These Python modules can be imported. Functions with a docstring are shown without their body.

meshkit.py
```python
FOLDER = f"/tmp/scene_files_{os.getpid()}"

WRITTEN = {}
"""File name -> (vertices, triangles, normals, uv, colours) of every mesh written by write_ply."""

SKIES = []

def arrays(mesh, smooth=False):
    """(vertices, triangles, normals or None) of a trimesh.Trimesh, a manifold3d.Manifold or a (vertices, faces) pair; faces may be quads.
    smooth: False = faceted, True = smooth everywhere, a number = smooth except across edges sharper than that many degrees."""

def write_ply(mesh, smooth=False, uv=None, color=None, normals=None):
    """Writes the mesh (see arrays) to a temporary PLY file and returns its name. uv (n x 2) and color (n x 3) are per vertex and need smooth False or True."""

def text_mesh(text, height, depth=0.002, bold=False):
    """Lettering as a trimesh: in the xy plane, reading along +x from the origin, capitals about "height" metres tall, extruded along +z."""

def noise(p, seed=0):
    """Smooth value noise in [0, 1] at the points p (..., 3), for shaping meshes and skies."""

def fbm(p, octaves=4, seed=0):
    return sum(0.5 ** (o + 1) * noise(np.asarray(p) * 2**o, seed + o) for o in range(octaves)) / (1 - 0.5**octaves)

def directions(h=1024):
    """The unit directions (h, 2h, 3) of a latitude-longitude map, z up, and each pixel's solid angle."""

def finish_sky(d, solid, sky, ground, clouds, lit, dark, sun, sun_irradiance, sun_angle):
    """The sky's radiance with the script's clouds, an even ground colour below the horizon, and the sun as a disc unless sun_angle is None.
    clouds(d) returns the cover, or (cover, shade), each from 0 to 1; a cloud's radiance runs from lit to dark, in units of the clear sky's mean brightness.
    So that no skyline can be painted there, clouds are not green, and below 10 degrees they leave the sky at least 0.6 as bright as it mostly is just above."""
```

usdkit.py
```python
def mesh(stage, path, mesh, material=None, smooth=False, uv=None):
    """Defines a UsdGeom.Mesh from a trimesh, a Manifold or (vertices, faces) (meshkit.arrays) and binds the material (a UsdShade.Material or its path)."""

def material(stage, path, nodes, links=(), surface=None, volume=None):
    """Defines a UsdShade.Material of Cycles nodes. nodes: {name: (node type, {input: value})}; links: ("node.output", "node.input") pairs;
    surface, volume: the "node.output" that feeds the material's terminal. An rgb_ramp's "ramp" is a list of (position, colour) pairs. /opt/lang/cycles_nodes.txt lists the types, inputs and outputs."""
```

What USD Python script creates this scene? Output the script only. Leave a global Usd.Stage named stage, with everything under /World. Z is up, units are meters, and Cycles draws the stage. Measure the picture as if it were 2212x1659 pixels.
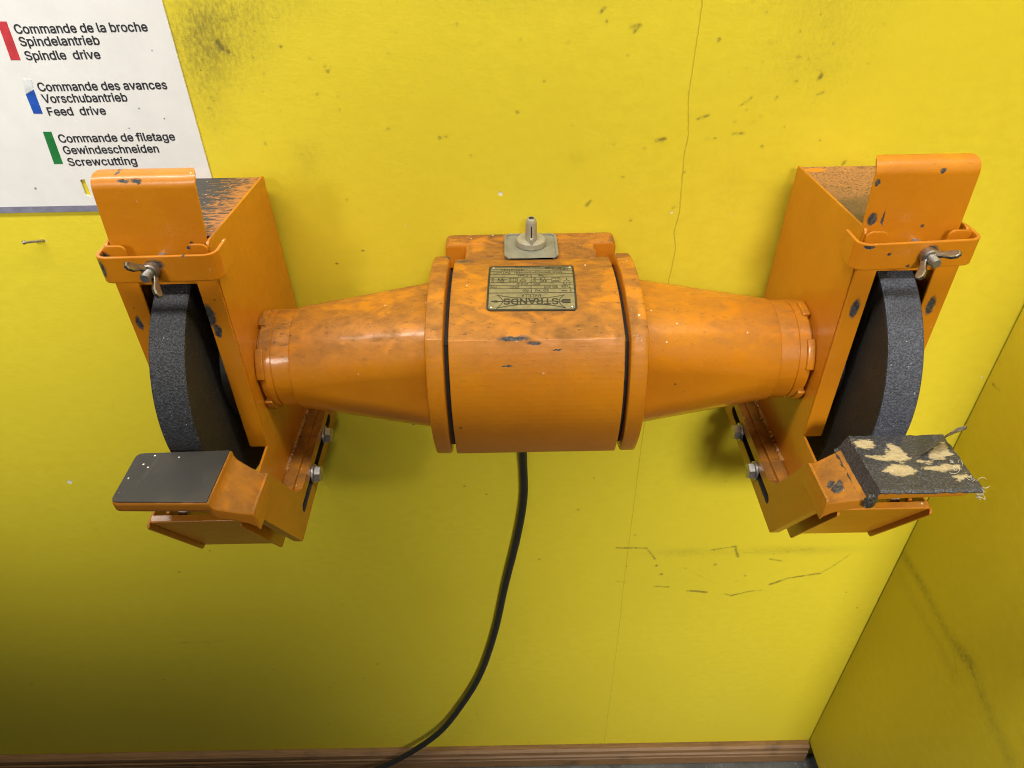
import math, random
import numpy as np
import trimesh, shapely, mapbox_earcut
from shapely.geometry import Polygon, LineString, Point
import usdkit, meshkit
from pxr import Usd, UsdGeom, UsdLux, UsdShade, Sdf, Gf, Vt

rng = np.random.default_rng(7)
stage = Usd.Stage.CreateInMemory()
UsdGeom.SetStageUpAxis(stage, UsdGeom.Tokens.z)
UsdGeom.SetStageMetersPerUnit(stage, 1.0)
UsdGeom.Xform.Define(stage, '/World')
UsdGeom.Scope.Define(stage, '/World/Looks')
Z0 = 0.755                      # height of the origin used below over the floor

# ------------------------------------------------------------------ camera
CAM = np.array([-0.0166, -0.53407, 0.41225 + Z0])
YAW, PIT, ROL, FL = -0.00103, 0.65468, -0.01919, 1530.0 / 2212.0
fw = np.array([math.sin(YAW) * math.cos(PIT), math.cos(YAW) * math.cos(PIT), -math.sin(PIT)])
r0 = np.array([math.cos(YAW), -math.sin(YAW), 0]); u0 = np.cross(r0, fw)
rr = r0 * math.cos(ROL) + u0 * math.sin(ROL); uu = -r0 * math.sin(ROL) + u0 * math.cos(ROL)
cam = UsdGeom.Camera.Define(stage, '/World/camera')
m = Gf.Matrix4d(1.0)
for i, v in enumerate((rr, uu, -fw, CAM)):
    m.SetRow(i, Gf.Vec4d(*map(float, v), 1.0 if i == 3 else 0.0))
cam.AddTransformOp().Set(m)
cam.CreateHorizontalApertureAttr(36.0)
cam.CreateVerticalApertureAttr(27.0)
cam.CreateFocalLengthAttr(36.0 * FL)
cam.CreateClippingRangeAttr(Gf.Vec2f(0.01, 50))
cam.CreateExposureAttr(0.0)

# ------------------------------------------------------------------ lamps
def rect(name, pos, target, w, h, power, color):
    l = UsdLux.RectLight.Define(stage, '/World/' + name)
    p = np.array(pos, float); d = np.array(target, float) - p; d /= np.linalg.norm(d)
    x = np.cross(d, [0, 0, 1.0])
    if np.linalg.norm(x) < 1e-6: x = np.array([1.0, 0, 0])
    x /= np.linalg.norm(x); y = np.cross(x, d)
    y = np.cross(-d, x)
    M = Gf.Matrix4d(1.0)
    for i, v in enumerate((x, y, -d, p)): M.SetRow(i, Gf.Vec4d(*map(float, v), 1.0 if i == 3 else 0.0))
    l.AddTransformOp().Set(M)
    l.CreateWidthAttr(w); l.CreateHeightAttr(h); l.CreateIntensityAttr(power); l.CreateColorAttr(Gf.Vec3f(*color))
    return l
def spot(name, pos, target, radius, power, color, angle, soft):
    l = UsdLux.SphereLight.Define(stage, '/World/' + name)
    p = np.array(pos, float); d = np.array(target, float) - p; d /= np.linalg.norm(d)
    x = np.cross(d, [0, 0, 1.0]); x /= np.linalg.norm(x); y = np.cross(-d, x)
    M = Gf.Matrix4d(1.0)
    for i, v in enumerate((x, y, -d, p)): M.SetRow(i, Gf.Vec4d(*map(float, v), 1.0 if i == 3 else 0.0))
    l.AddTransformOp().Set(M); l.CreateRadiusAttr(radius); l.CreateIntensityAttr(power); l.CreateColorAttr(Gf.Vec3f(*color)); l.CreateNormalizeAttr(True)
    s = UsdLux.ShapingAPI.Apply(l.GetPrim()); s.CreateShapingConeAngleAttr(angle); s.CreateShapingConeSoftnessAttr(soft)
    return l
rect('tube_lamp', (-0.08, -0.30, 0.86 + Z0), (-0.08, -0.06, 0.0 + Z0), 1.25, 0.10, 30.0, (1.0, 0.97, 0.905))
rect('hall_lamps', (0.3, -4.0, 1.3 + Z0), (0.1, 0.0, 0.0 + Z0), 3.5, 0.6, 1.0, (1.0, 0.97, 0.91))
spot('spot_lamp', (0.40, -2.2, 1.2 + Z0), (0.37, 0.0, -0.37 + Z0), 0.26, 95.0, (1.0, 0.97, 0.905), 14.0, 1.0)
spot('spot_lamp_001', (-0.95, -1.7, 1.0 + Z0), (-0.60, 0.0, 0.16 + Z0), 0.2, 36.0, (1.0, 0.97, 0.905), 15.5, 1.0)

# ------------------------------------------------------------------ node helper
class G:
    def __init__(s): s.n = {}; s.l = []; s.k = 0
    def node(s, kind, ins=None, out=None, **kw):
        s.k += 1; nm = 'n%d' % s.k; vals = {}
        for k, v in {**(ins or {}), **kw}.items():
            if isinstance(v, str) and '.' in v and v.split('.')[0] in s.n: s.l.append((v, nm + '.' + k))
            else: vals[k] = v
        s.n[nm] = (kind, vals)
        return nm + '.' + (out or {'noise_texture': 'fac', 'math': 'value', 'map_range': 'result', 'mix_color': 'result', 'voronoi_texture': 'distance',
                                   'geometry': 'position', 'vector_math': 'vector', 'attribute': 'fac', 'separate_xyz': 'x', 'bump': 'normal',
                                   'principled_bsdf': 'BSDF', 'mapping': 'vector', 'wave_texture': 'fac', 'rgb_ramp': 'color', 'white_noise_texture': 'value'}[kind])
    def pos(s): return s.node('geometry')
    def sv(s, vec, scale): return s.node('vector_math', math_type='multiply', vector1=vec, vector2=scale)
    def noise(s, vec, scale=1.0, detail=3.0, rough=0.55, dist=0.0): return s.node('noise_texture', vector=vec, scale=scale, detail=detail, roughness=rough, distortion=dist)
    def m(s, op, a, b=0.0, c=0.0, clamp=False): return s.node('math', math_type=op, value1=a, value2=b, value3=c, use_clamp=clamp)
    def step(s, v, a, b, lo=0.0, hi=1.0): return s.node('map_range', range_type='smoothstep', value=v, from_min=a, from_max=b, to_min=lo, to_max=hi)
    def mix(s, f, a, b, blend='mix'): return s.node('mix_color', blend_type=blend, fac=f, a=a, b=b)
    def blob(s, p, c, r, soft=0.25):   # 1 inside an ellipsoid
        d = s.node('vector_math', math_type='subtract', vector1=p, vector2=(c[0], c[1], c[2] + Z0))
        d = s.sv(d, tuple(1.0 / x for x in r))
        L = s.node('vector_math', 'value' and None, 'value', math_type='length', vector1=d)
        return s.step(L, 1 + soft, 1 - soft, 0.0, 1.0) if False else s.m('subtract', 1.0, s.step(L, 1 - soft, 1 + soft))
    def blobs(s, p, items):
        f = None
        for c, r in items:
            b = s.blob(p, c, r); f = b if f is None else s.m('maximum', f, b)
        return f
    def make(s, name, **pr):
        b = s.node('principled_bsdf', pr)
        return usdkit.material(stage, '/World/Looks/' + name, s.n, s.l, surface=b)

def specks(g, p, scale, thr, gate):
    """small round dots: a share `gate` of the cells of a grid has one of radius thr"""
    d = g.node('voronoi_texture', vector=p, scale=scale)
    vn = d.split('.')[0]
    r = g.node('separate_xyz', vector=vn + '.color')
    rad = g.m('multiply', g.step(r, 1 - gate, 1.0), thr)
    return g.m('less_than', d, rad)

ORANGE = (0.585, 0.208, 0.006)
def orange(name, dust=0.5, chips=(), spk=0.35, rough=0.30, base=ORANGE, rub=0.0):
    g = G(); p = g.pos()
    warp = g.node('vector_math', math_type='subtract', vector1=g.node('noise_texture', None, 'color', vector=p, scale=260.0, detail=4.0, roughness=0.65), vector2=(0.5, 0.5, 0.5))
    pw = g.node('vector_math', math_type='multiply_add', vector1=warp, vector2=(0.0036, 0.0036, 0.0036), vector3=p)
    big = g.noise(p, 14.0, 4.0)
    col = g.mix(g.step(big, 0.3, 0.7), base, tuple(b * k for b, k in zip(base, (0.90, 0.84, 0.9))))
    nz = g.node('separate_xyz', None, 'z', vector='%s.normal' % p.split('.')[0])
    up = g.step(nz, -0.05, 0.95)
    fine = g.noise(g.sv(p, (0.6, 1.0, 1.2)), 95.0, 6.0, 0.7)
    rubbed = g.step(g.noise(g.sv(p, (1.0, 1.4, 1.4)), 42.0, 2.0, 0.5, 0.8), 0.46, 0.68)          # swiped clean
    dm = g.m('multiply', up, g.step(g.m('add', fine, g.m('multiply', big, 0.35)), 0.06, 1.12))
    dm = g.m('multiply', dm, g.m('subtract', 1.0, g.m('multiply', rubbed, 0.55)))
    dm = g.m('multiply', dm, dust, clamp=True)
    col = g.mix(dm, col, (0.118, 0.064, 0.024))
    grit = g.noise(g.sv(p, (0.38, 1.0, 1.0)), 520.0, 3.0, 0.62)
    gm = g.m('multiply', g.step(grit, 0.60, 0.70), g.m('multiply_add', up, 0.85, 0.04))
    col = g.mix(g.m('multiply', gm, spk * min(1.0, dust * 1.6 + 0.15)), col, (0.05, 0.03, 0.018))
    col = g.mix(g.m('multiply', specks(g, p, 130.0, 0.13, 0.09), 0.8), col, (0.035, 0.026, 0.02))
    col = g.mix(g.m('multiply', g.m('multiply', specks(g, g.sv(p, (1.0, 1.07, 0.93)), 230.0, 0.17, 0.09), g.m('multiply_add', up, 0.85, 0.15)), 0.8), col, (0.78, 0.70, 0.62))
    ro = g.m('multiply_add', dm, 0.45, g.m('multiply_add', fine, 0.18, rough - 0.07))
    h = g.m('add', g.m('multiply', g.noise(p, 160.0, 3.0), 0.6), g.m('multiply', grit, 0.10))
    if chips:
        c = g.blobs(pw, chips)
        col = g.mix(c, col, g.mix(g.step(g.noise(p, 500.0, 2.0), 0.45, 0.6), (0.030, 0.030, 0.031), (0.085, 0.078, 0.070)))
        h = g.m('subtract', h, g.m('multiply', c, 0.7)); ro = g.m('multiply_add', c, 0.15, ro)
    nb = g.node('bump', height=h, distance=0.0006, strength=0.35)
    return g.make(name, base_color=col, roughness=ro, normal=nb, specular_ior_level=g.m('multiply_add', dm, -0.42, 0.5), coat_weight=g.m('multiply', g.m('subtract', 1.0, g.m('multiply', dm, 1.3, clamp=True)), 0.34), coat_roughness=0.14)

def metal(name, col, rough=0.4, metallic=0.9, nsc=300.0, grime=(0.05, 0.04, 0.03), gf=0.5):
    g = G(); p = g.pos()
    n = g.noise(p, nsc, 5.0, 0.65)
    c = g.mix(g.m('multiply', g.step(n, 0.45, 0.75), gf), col, grime)
    return g.make(name, base_color=c, metallic=metallic, roughness=g.m('multiply_add', n, 0.3, rough - 0.12), normal=g.node('bump', height=n, distance=0.0003, strength=0.4))

def plain(name, col, rough=0.5, var=0.15, nsc=120.0, bump=0.2, spec=0.5):
    g = G(); p = g.pos(); n = g.noise(p, nsc, 5.0, 0.6)
    c = g.mix(g.step(n, 0.3, 0.7), tuple(x * (1 - var) for x in col), tuple(min(1, x * (1 + var)) for x in col))
    return g.make(name, base_color=c, roughness=rough, normal=g.node('bump', height=n, distance=0.0004, strength=bump), specular_ior_level=spec)

# ------------------------------------------------------------------ shapes
def tm(v, f):
    t = trimesh.Trimesh(np.asarray(v, float), np.asarray(f, int), process=False)
    t.fix_normals() if len(f) < 40000 else None
    return t
def cat(*ms): return trimesh.util.concatenate([x for x in ms if x is not None])
def fillet(poly, rad, n=4):
    poly = np.asarray(poly, float); N = len(poly); out = []
    rad = [rad] * N if np.ndim(rad) == 0 else rad
    for i in range(N):
        p, a, b = poly[i], poly[i - 1], poly[(i + 1) % N]; r = rad[i]
        if r <= 0: out.append(p); continue
        da, db = a - p, b - p; la, lb = np.linalg.norm(da), np.linalg.norm(db); da /= la; db /= lb
        ang = math.acos(np.clip(da @ db, -1, 1)); t = min(r / math.tan(ang / 2), la * .48, lb * .48); r = t * math.tan(ang / 2)
        cdir = da + db; cdir /= np.linalg.norm(cdir); c = p + cdir * r / math.sin(ang / 2)
        s, e = p + da * t - c, p + db * t - c
        a0 = math.atan2(s[1], s[0]); da_ = (math.atan2(e[1], e[0]) - a0 + math.pi) % (2 * math.pi) - math.pi
        for k in range(n + 1):
            q = a0 + da_ * k / n; out.append(c + r * np.array([math.cos(q), math.sin(q)]))
    return np.array(out)
def inset(poly, c):
    poly = np.asarray(poly, float); area = 0.5 * np.sum(poly[:, 0] * np.roll(poly[:, 1], -1) - poly[:, 1] * np.roll(poly[:, 0], -1))
    sg = 1 if area > 0 else -1
    e = np.roll(poly, -1, 0) - poly; e /= np.maximum(np.linalg.norm(e, axis=1, keepdims=True), 1e-12)
    nrm = np.stack([-e[:, 1], e[:, 0]], 1) * sg; pn = np.roll(nrm, 1, 0)
    b = nrm + pn; d = np.maximum((b * nrm).sum(1), 0.35)[:, None]
    return poly + b / d * c
def loft(rings, caps=(True, True)):
    n = len(rings[0]); V = np.vstack(rings); F = []
    i = np.arange(n); j = (i + 1) % n
    for k in range(len(rings) - 1):
        a = k * n
        F += [np.stack([a + i, a + j, a + n + j], 1), np.stack([a + i, a + n + j, a + n + i], 1)]
    for on, k in ((caps[0], 0), (caps[1], len(rings) - 1)):
        if on:
            R = rings[k]; c = R.mean(0); nn = np.zeros(3)
            for q in range(n): nn += np.cross(R[q] - c, R[(q + 1) % n] - c)
            drop = np.argmax(abs(nn)); P2 = np.ascontiguousarray(np.delete(R, drop, 1), np.float64)
            F.append(mapbox_earcut.triangulate_float64(P2, np.array([n], np.uint32)).reshape(-1, 3).astype(int) + k * n)
    return tm(V, np.vstack(F))
def lay(p2, t, ax):
    p2 = np.asarray(p2, float); o = np.empty((len(p2), 3)); o[:, ax] = t
    o[:, [k for k in range(3) if k != ax]] = p2
    return o
AX = {'x': 0, 'y': 1, 'z': 2}
def prism(poly, t0, t1, ax='x', c=0.0006):
    a = AX[ax]; t0, t1 = min(t0, t1), max(t0, t1)
    if c <= 0: return loft([lay(poly, t0, a), lay(poly, t1, a)])
    q = inset(poly, c); q2 = inset(poly, c * 0.3)
    return loft([lay(q, t0, a), lay(q2, t0 + c * .3, a), lay(poly, t0 + c, a), lay(poly, t0 + c * 2, a), lay(poly, t1 - c * 2, a), lay(poly, t1 - c, a), lay(q2, t1 - c * .3, a), lay(q, t1, a)])
def box(x0, x1, y0, y1, z0, z1, r=0.0008, c=0.0006, ax='x'):
    x0, x1 = sorted((x0, x1)); y0, y1 = sorted((y0, y1)); z0, z1 = sorted((z0, z1))
    R = {'x': ((y0, y1), (z0, z1), (x0, x1)), 'y': ((x0, x1), (z0, z1), (y0, y1)), 'z': ((x0, x1), (y0, y1), (z0, z1))}[ax]
    (a0, a1), (b0, b1), (t0, t1) = R
    return prism(fillet([(a0, b0), (a1, b0), (a1, b1), (a0, b1)], r, 3), t0, t1, ax, c)
def slab(shp, t0, t1, ax='x'):
    """shapely shape (holes allowed) extruded along an axis"""
    t = trimesh.creation.extrude_polygon(shp, abs(t1 - t0), engine='earcut'); v = np.array(t.vertices)
    f = np.array(t.faces); o = lay(v[:, :2], 0, AX[ax]); o[:, AX[ax]] = v[:, 2] + min(t0, t1)
    return tm(o, f)
def circ(r, n=48, c=(0, 0), a0=0): 
    a = a0 + np.arange(n) * 2 * math.pi / n; return np.stack([c[0] + r * np.cos(a), c[1] + r * np.sin(a)], 1)
def revx(prof, cy, cz, n=64):
    """surface of revolution about an x-parallel axis from (x, r) pairs"""
    return loft([lay(circ(max(r, 1e-5), n, (cy, cz)), x, 0) for x, r in prof])
def rod(p, q, r, n=14, c=0.0004):
    p, q = np.array(p, float), np.array(q, float); d = q - p; L = np.linalg.norm(d); d /= L
    a = np.cross(d, [0.3, 0.9, 0.2]); a /= np.linalg.norm(a); b = np.cross(d, a); cc = circ(1, n)
    ring = lambda t, k: p + d * t + (cc[:, :1] * a + cc[:, 1:] * b) * k
    return loft([ring(0, r - c), ring(c, r), ring(L - c, r), ring(L, r - c)])
def tube(pts, r, n=10):
    pts = np.asarray(pts, float); T = np.gradient(pts, axis=0); T /= np.linalg.norm(T, axis=1, keepdims=True)
    a = np.cross(T[0], [0.31, 0.2, 0.93]); a /= np.linalg.norm(a); rings = []; cc = circ(1, n)
    rs = np.full(len(pts), r) if np.ndim(r) == 0 else r
    for p, t, k in zip(pts, T, rs):
        a = a - t * (a @ t); a /= np.linalg.norm(a); b = np.cross(t, a)
        rings.append(p + (cc[:, :1] * a + cc[:, 1:] * b) * k)
    return loft(rings)
def spline(pts, n):
    from scipy.interpolate import CubicSpline
    pts = np.asarray(pts, float); s = np.r_[0, np.cumsum(np.linalg.norm(np.diff(pts, axis=0), axis=1))]
    return CubicSpline(s, pts)(np.linspace(0, s[-1], n))
def plate2(path, w_ax, t):
    """thick open path (N,2): outline of a bent sheet of thickness t"""
    return np.array(LineString(path).buffer(t / 2, cap_style='flat', join_style='round', quad_segs=4).exterior.coords)[:-1]

# ------------------------------------------------------------------ prims
used = {}
def numbered(parent, name):
    k = used.get((parent, name), 0); used[(parent, name)] = k + 1
    return parent + '/' + name + ('_%03d' % k if k else '')
ORIG = {}
def tag(prim, **kw):
    for k, v in kw.items():
        if v: prim.SetCustomDataByKey(k, v)
def thing(name, label, category, loc, **kw):
    path = numbered('/World', name); x = UsdGeom.Xform.Define(stage, path)
    x.AddTranslateOp().Set(Gf.Vec3d(loc[0], loc[1], loc[2] + Z0)); ORIG[path] = np.array(loc, float)
    tag(x.GetPrim(), label=label, category=category, **kw); return path
def obj(name, mesh, mat, parent, smooth=32, label=None):
    top = '/'.join(parent.split('/')[:3]); path = numbered(parent, name)
    mesh = mesh.copy(); mesh.vertices = np.array(mesh.vertices) - ORIG[top]
    pm = usdkit.mesh(stage, path, mesh, mat, smooth=smooth)
    tag(pm.GetPrim(), label=label); return path
def top(name, mesh, mat, label, category=None, smooth=32, **kw):
    path = numbered('/World', name); mesh = mesh.copy(); mesh.vertices = np.array(mesh.vertices) + [0, 0, Z0]
    pm = usdkit.mesh(stage, path, mesh, mat, smooth=smooth); tag(pm.GetPrim(), label=label, category=category, **kw); return pm
def primvar(pm, name, arr):
    UsdGeom.PrimvarsAPI(pm).CreatePrimvar(name, Sdf.ValueTypeNames.FloatArray, 'vertex').Set(Vt.FloatArray.FromNumpy(np.asarray(arr, np.float32)))

# ================================================================== SETTING
YEL = (0.730, 0.605, 0.034)
def wall_material(name, side=False):
    g = G(); p = g.pos()
    big = g.noise(p, 5.0, 5.0)
    col = g.mix(g.step(big, 0.3, 0.7), YEL, tuple(a * b for a, b in zip(YEL, (0.955, 0.945, 0.85))))
    fine = g.noise(g.sv(p, (1.0, 1.0, 2.2)), 190.0, 4.0, 0.6)
    mid = g.noise(p, 38.0, 5.0, 0.6)
    mot = g.noise(g.sv(p, (1.0, 1.0, 1.6)), 75.0, 5.0, 0.65)
    col = g.mix(g.step(mot, 0.35, 0.68), col, tuple(a * b for a, b in zip(YEL, (0.945, 0.935, 0.85))))
    grime = g.node('attribute', attribute='grime')
    ng = g.noise(g.sv(p, (1.6, 1.0, 0.8)), 260.0, 5.0, 0.7)
    gm = g.m('multiply', grime, g.step(g.m('add', ng, g.m('multiply', mid, 0.5)), 0.55, 0.95, 0.25, 1.0))
    col = g.mix(gm, col, (0.115, 0.090, 0.028))
    gs = g.m('multiply', g.step(g.noise(g.sv(p, (0.55, 1.0, 1.2)), 330.0, 2.0), 0.66, 0.74), g.step(grime, 0.02, 0.35))
    col = g.mix(g.m('multiply', gs, 0.6), col, (0.06, 0.05, 0.02))
    dark = g.node('attribute', attribute='dark')       # millimetres to the nearest scuff
    dd = g.m('add', dark, g.m('multiply', g.m('subtract', g.noise(p, 420.0, 3.0), 0.5), 3.2))
    dd = g.m('add', dd, g.m('multiply', g.m('subtract', g.noise(p, 85.0, 3.0), 0.47), 4.5))
    dk = g.m('subtract', 1.0, g.step(dd, -1.3, 1.1))
    col = g.mix(g.m('multiply', dk, 0.68), col, (0.085, 0.07, 0.022))
    col = g.mix(g.m('multiply', g.m('subtract', 1.0, g.step(dd, -1.0, 2.6)), 0.15), col, (0.16, 0.13, 0.04))
    few = g.m('multiply', specks(g, g.sv(p, (0.7, 1.0, 1.1)), 62.0, 0.075, 0.12), 0.7)
    col = g.mix(few, col, (0.13, 0.10, 0.025))
    rgh = g.m('multiply_add', fine, 0.16, 0.40)
    h = g.m('add', g.m('multiply', mid, 0.8), g.m('multiply', fine, 0.35))
    h = g.m('subtract', h, g.m('multiply', dk, 0.25))
    if not side:
        chip = g.m('subtract', 1.0, g.step(g.m('add', g.node('attribute', attribute='chip'), g.m('multiply', g.m('subtract', ng, 0.5), 4.0)), -0.6, 0.6))
        col = g.mix(chip, col, (0.78, 0.76, 0.72))
        ck = g.node('attribute', attribute='crack')
        ca = g.m('absolute', g.m('add', ck, g.m('multiply', g.m('subtract', g.noise(p, 230.0, 2.0), 0.5), 1.6)))
        cr = g.m('subtract', 1.0, g.step(ca, 0.10, 0.75))
        col = g.mix(g.m('multiply', cr, 0.42), col, (0.25, 0.17, 0.015))
        h = g.m('subtract', h, g.m('multiply', cr, 1.2)); h = g.m('subtract', h, g.m('multiply', chip, 1.0))
    nb = g.node('bump', height=h, distance=0.0010, strength=0.34)
    return g.make(name, base_color=col, roughness=rgh, normal=nb, specular_ior_level=0.42)
M_wall, M_side = wall_material('wall_paint'), wall_material('side_wall_paint', True)

def seg_dist(P, pts):
    d = np.full(len(P), 1e9)
    pts = np.asarray(pts, float)
    if len(pts) == 1: return np.linalg.norm(P - pts[0], axis=1)
    for a, b in zip(pts[:-1], pts[1:]):
        ab = b - a; t = np.clip(((P - a) @ ab) / (ab @ ab), 0, 1)
        d = np.minimum(d, np.linalg.norm(P - a - t[:, None] * ab, axis=1))
    return d
def sheet(us, vs, ax, at):
    U, V = np.meshgrid(us, vs); P = np.stack([U.ravel(), V.ravel()], 1); n, k = len(us), len(vs)
    i = (np.arange(k - 1)[:, None] * n + np.arange(n - 1)[None]).ravel()
    return P, lay(P, at, AX[ax]), np.vstack([np.stack([i, i + 1, i + n + 1], 1), np.stack([i, i + n + 1, i + n], 1)])
xs = np.r_[np.linspace(-1.5, -.71, 9)[:-1], np.arange(-.71, -.37, .005), np.arange(-.37, .4355, .0016), .50]
zs = np.r_[np.arange(-.755, -.36, .005), np.arange(-.36, .36, .0016), np.linspace(.36, 1.9, 20)]
P, V, F = sheet(xs, zs, 'y', 0.0)
P = P * 1000
STROKES = [([(100, -240), (135, -241), (147, -261)], .9), ([(150, -273), (150, -273.5)], 1.6), ([(157, -290), (158, -290)], 1.7), ([(211, -247), (238, -241), (245, -261)], 1.0),
    ([(152, -313), (169, -315)], 1.0), ([(194, -323), (218, -327)], 1.7), ([(241, -331), (249, -335), (270, -327), (285, -325)], .9), ([(293, -314), (313, -302), (350, -294)], 1.2),
    ([(350, -294), (363, -279), (376, -259)], .2), ([(283, -265), (299, -270)], .7), ([(105, -302), (116, -304)], .7), ([(-460, -414), (-391, -413)], 1.0), ([(-505, -413), (-466, -414)], .1),
    ([(95, 231), (101, 232)], .9), ([(69, 309), (75, 310), (72, 306)], .8), ([(154, 255), (161, 261)], .3), ([(124, 246), (132, 249)], .3), ([(152, 235), (160, 235)], .5), ([(208, 262), (213, 264)], .6),
    ([(165, 298), (172, 298)], .5), ([(207, 273), (209, 276)], .9), ([(241, 210), (243, 212)], .9), ([(45, 180), (48, 184)], .4), ([(48, 319), (50, 321)], .7), ([(-216, 305), (-214, 301)], 1.9),
    ([(250, -252), (285, -256), (330, -247)], -.3), ([(184, -279), (224, -309)], -.45), ([(-345, 152), (-340, 152.5)], .8)]
DOTS = [(-210, 298, 1.2), (-173, 301, 1.1), (-194, 294, .5), (-191, 278, .3), (-223, 249, .5), (-143, 284, .8), (-145, 288, .4), (-141, 287, .3), (-154, 269, .8), (-139, 267, .4), (-139, 258, .8), (-99, 295, .7),
    (-106, 243, .7), (-92, 309, .5), (-50, 313, .7), (-45, 222, .5), (-68, 236, .9), (-63, 237, .6), (-199, 234, .9), (-183, 258, .4), (-145, 189, .7), (-136, 179, .5), (-154, 293, .4), (131, 300, 1.3), (52, 313, .8),
    (26, 300, .4), (10, 275, .6), (-9, 254, .7), (31, 243, .8), (72, 203, 1.0), (120, 206, .7), (189, 288, .9), (211, 296, .6), (191, 272, .6), (180, 261, .7), (176, 225, .7), (219, 229, .6), (69, 291, .3), (87, 225, .6),
    (63, 229, .5), (81, 167, .6), (133, 232, .6), (152, 244, .5), (-7, 303, .5), (159, 252, .5), (115, 177, .6), (-484, -191, 1.1), (-520, -374, 1.1), (-233, -338, 1.3), (-350, -482, 1.5), (-283, -531, 1.2), (-78, -612, 1.6),
    (-70, -134, .8), (11, -258, 1.5), (-548, -586, 1.6), (53, -174, 1.5), (120, -218, .9), (220, -274, 1.3), (260, -296, 1.4), (251, -305, .8), (209, -134, .7), (115, -274, .8)]
for _ in range(70):   # fallen grit that sticks near the sign
    DOTS.append((-238 + abs(rng.normal(0, 34)), 285 + rng.normal(0, 26), rng.uniform(-.3, .45)))
for _ in range(45):
    DOTS.append((205 + rng.normal(0, 40), 285 + rng.normal(0, 25), rng.uniform(-.4, .35)))
dark = np.full(len(P), 30.0)
for pts, w in STROKES: dark = np.minimum(dark, seg_dist(P, pts) - w)
for x, z, w in DOTS:
    near = (abs(P[:, 0] - x) < 14) & (abs(P[:, 1] - z) < 14)
    dark[near] = np.minimum(dark[near], np.hypot(P[near, 0] - x, P[near, 1] - z) - w)
ga = lambda x, z, sx, sz, a: a * np.exp(-((P[:, 0] - x) / sx) ** 2 - ((P[:, 1] - z) / sz) ** 2)
grime = ga(-215, 306, 30, 24, .62) + ga(-236, 285, 18, 40, .35) + ga(-190, 330, 50, 16, .35) + ga(205, 290, 38, 34, .18) + ga(-168, 228, 12, 8, .18) + ga(-172, 216, 9, 8, .14) + ga(200, 330, 60, 18, .2) \
    + ga(180, -250, 40, 7, .22) + ga(310, -250, 70, 7, .30) + ga(35, 218, 7, 5, .2) + ga(190, -300, 90, 60, .06) + ga(0, 330, 90, 10, .15) + ga(158, 196, 10, 14, .08)
chip = np.full(len(P), 30.0)
for x, z, r in [(-23.5, 191.5, 3.0), (114, 173, 2.3), (163, 169, 1.6), (-101, 166, 1.8), (-485, -117, 4.0), (-517, -303, 2.5), (-397, 158.6, 3.2), (430, 0, 2.0)]:
    chip = np.minimum(chip, np.hypot(P[:, 0] - x, P[:, 1] - z) - r + 1.2)
CRACK = [(117, 700), (116, 325), (115.9, 312), (115.4, 285), (115.1, 261), (117.2, 246), (118.7, 235), (117.8, 220), (118.7, 198), (120, 172), (117.9, 155), (121.1, 140), (119, 110), (116, 20), (113.4, -78), (113.8, -200), (114, -302), (115, -373), (116, -500)]
ca = np.array(CRACK)[::-1]
crack = P[:, 0] - np.interp(P[:, 1], ca[:, 1], ca[:, 0])
crack = crack + np.sign(crack) * np.interp(P[:, 1], [-500, -330, -90, 60, 150], [.62, .50, .34, .16, .04])
wall = top('wall', tm(V, F), M_wall, 'scuffed yellow painted wall behind the orange grinder', 'wall', smooth=False, kind='structure')
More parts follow.
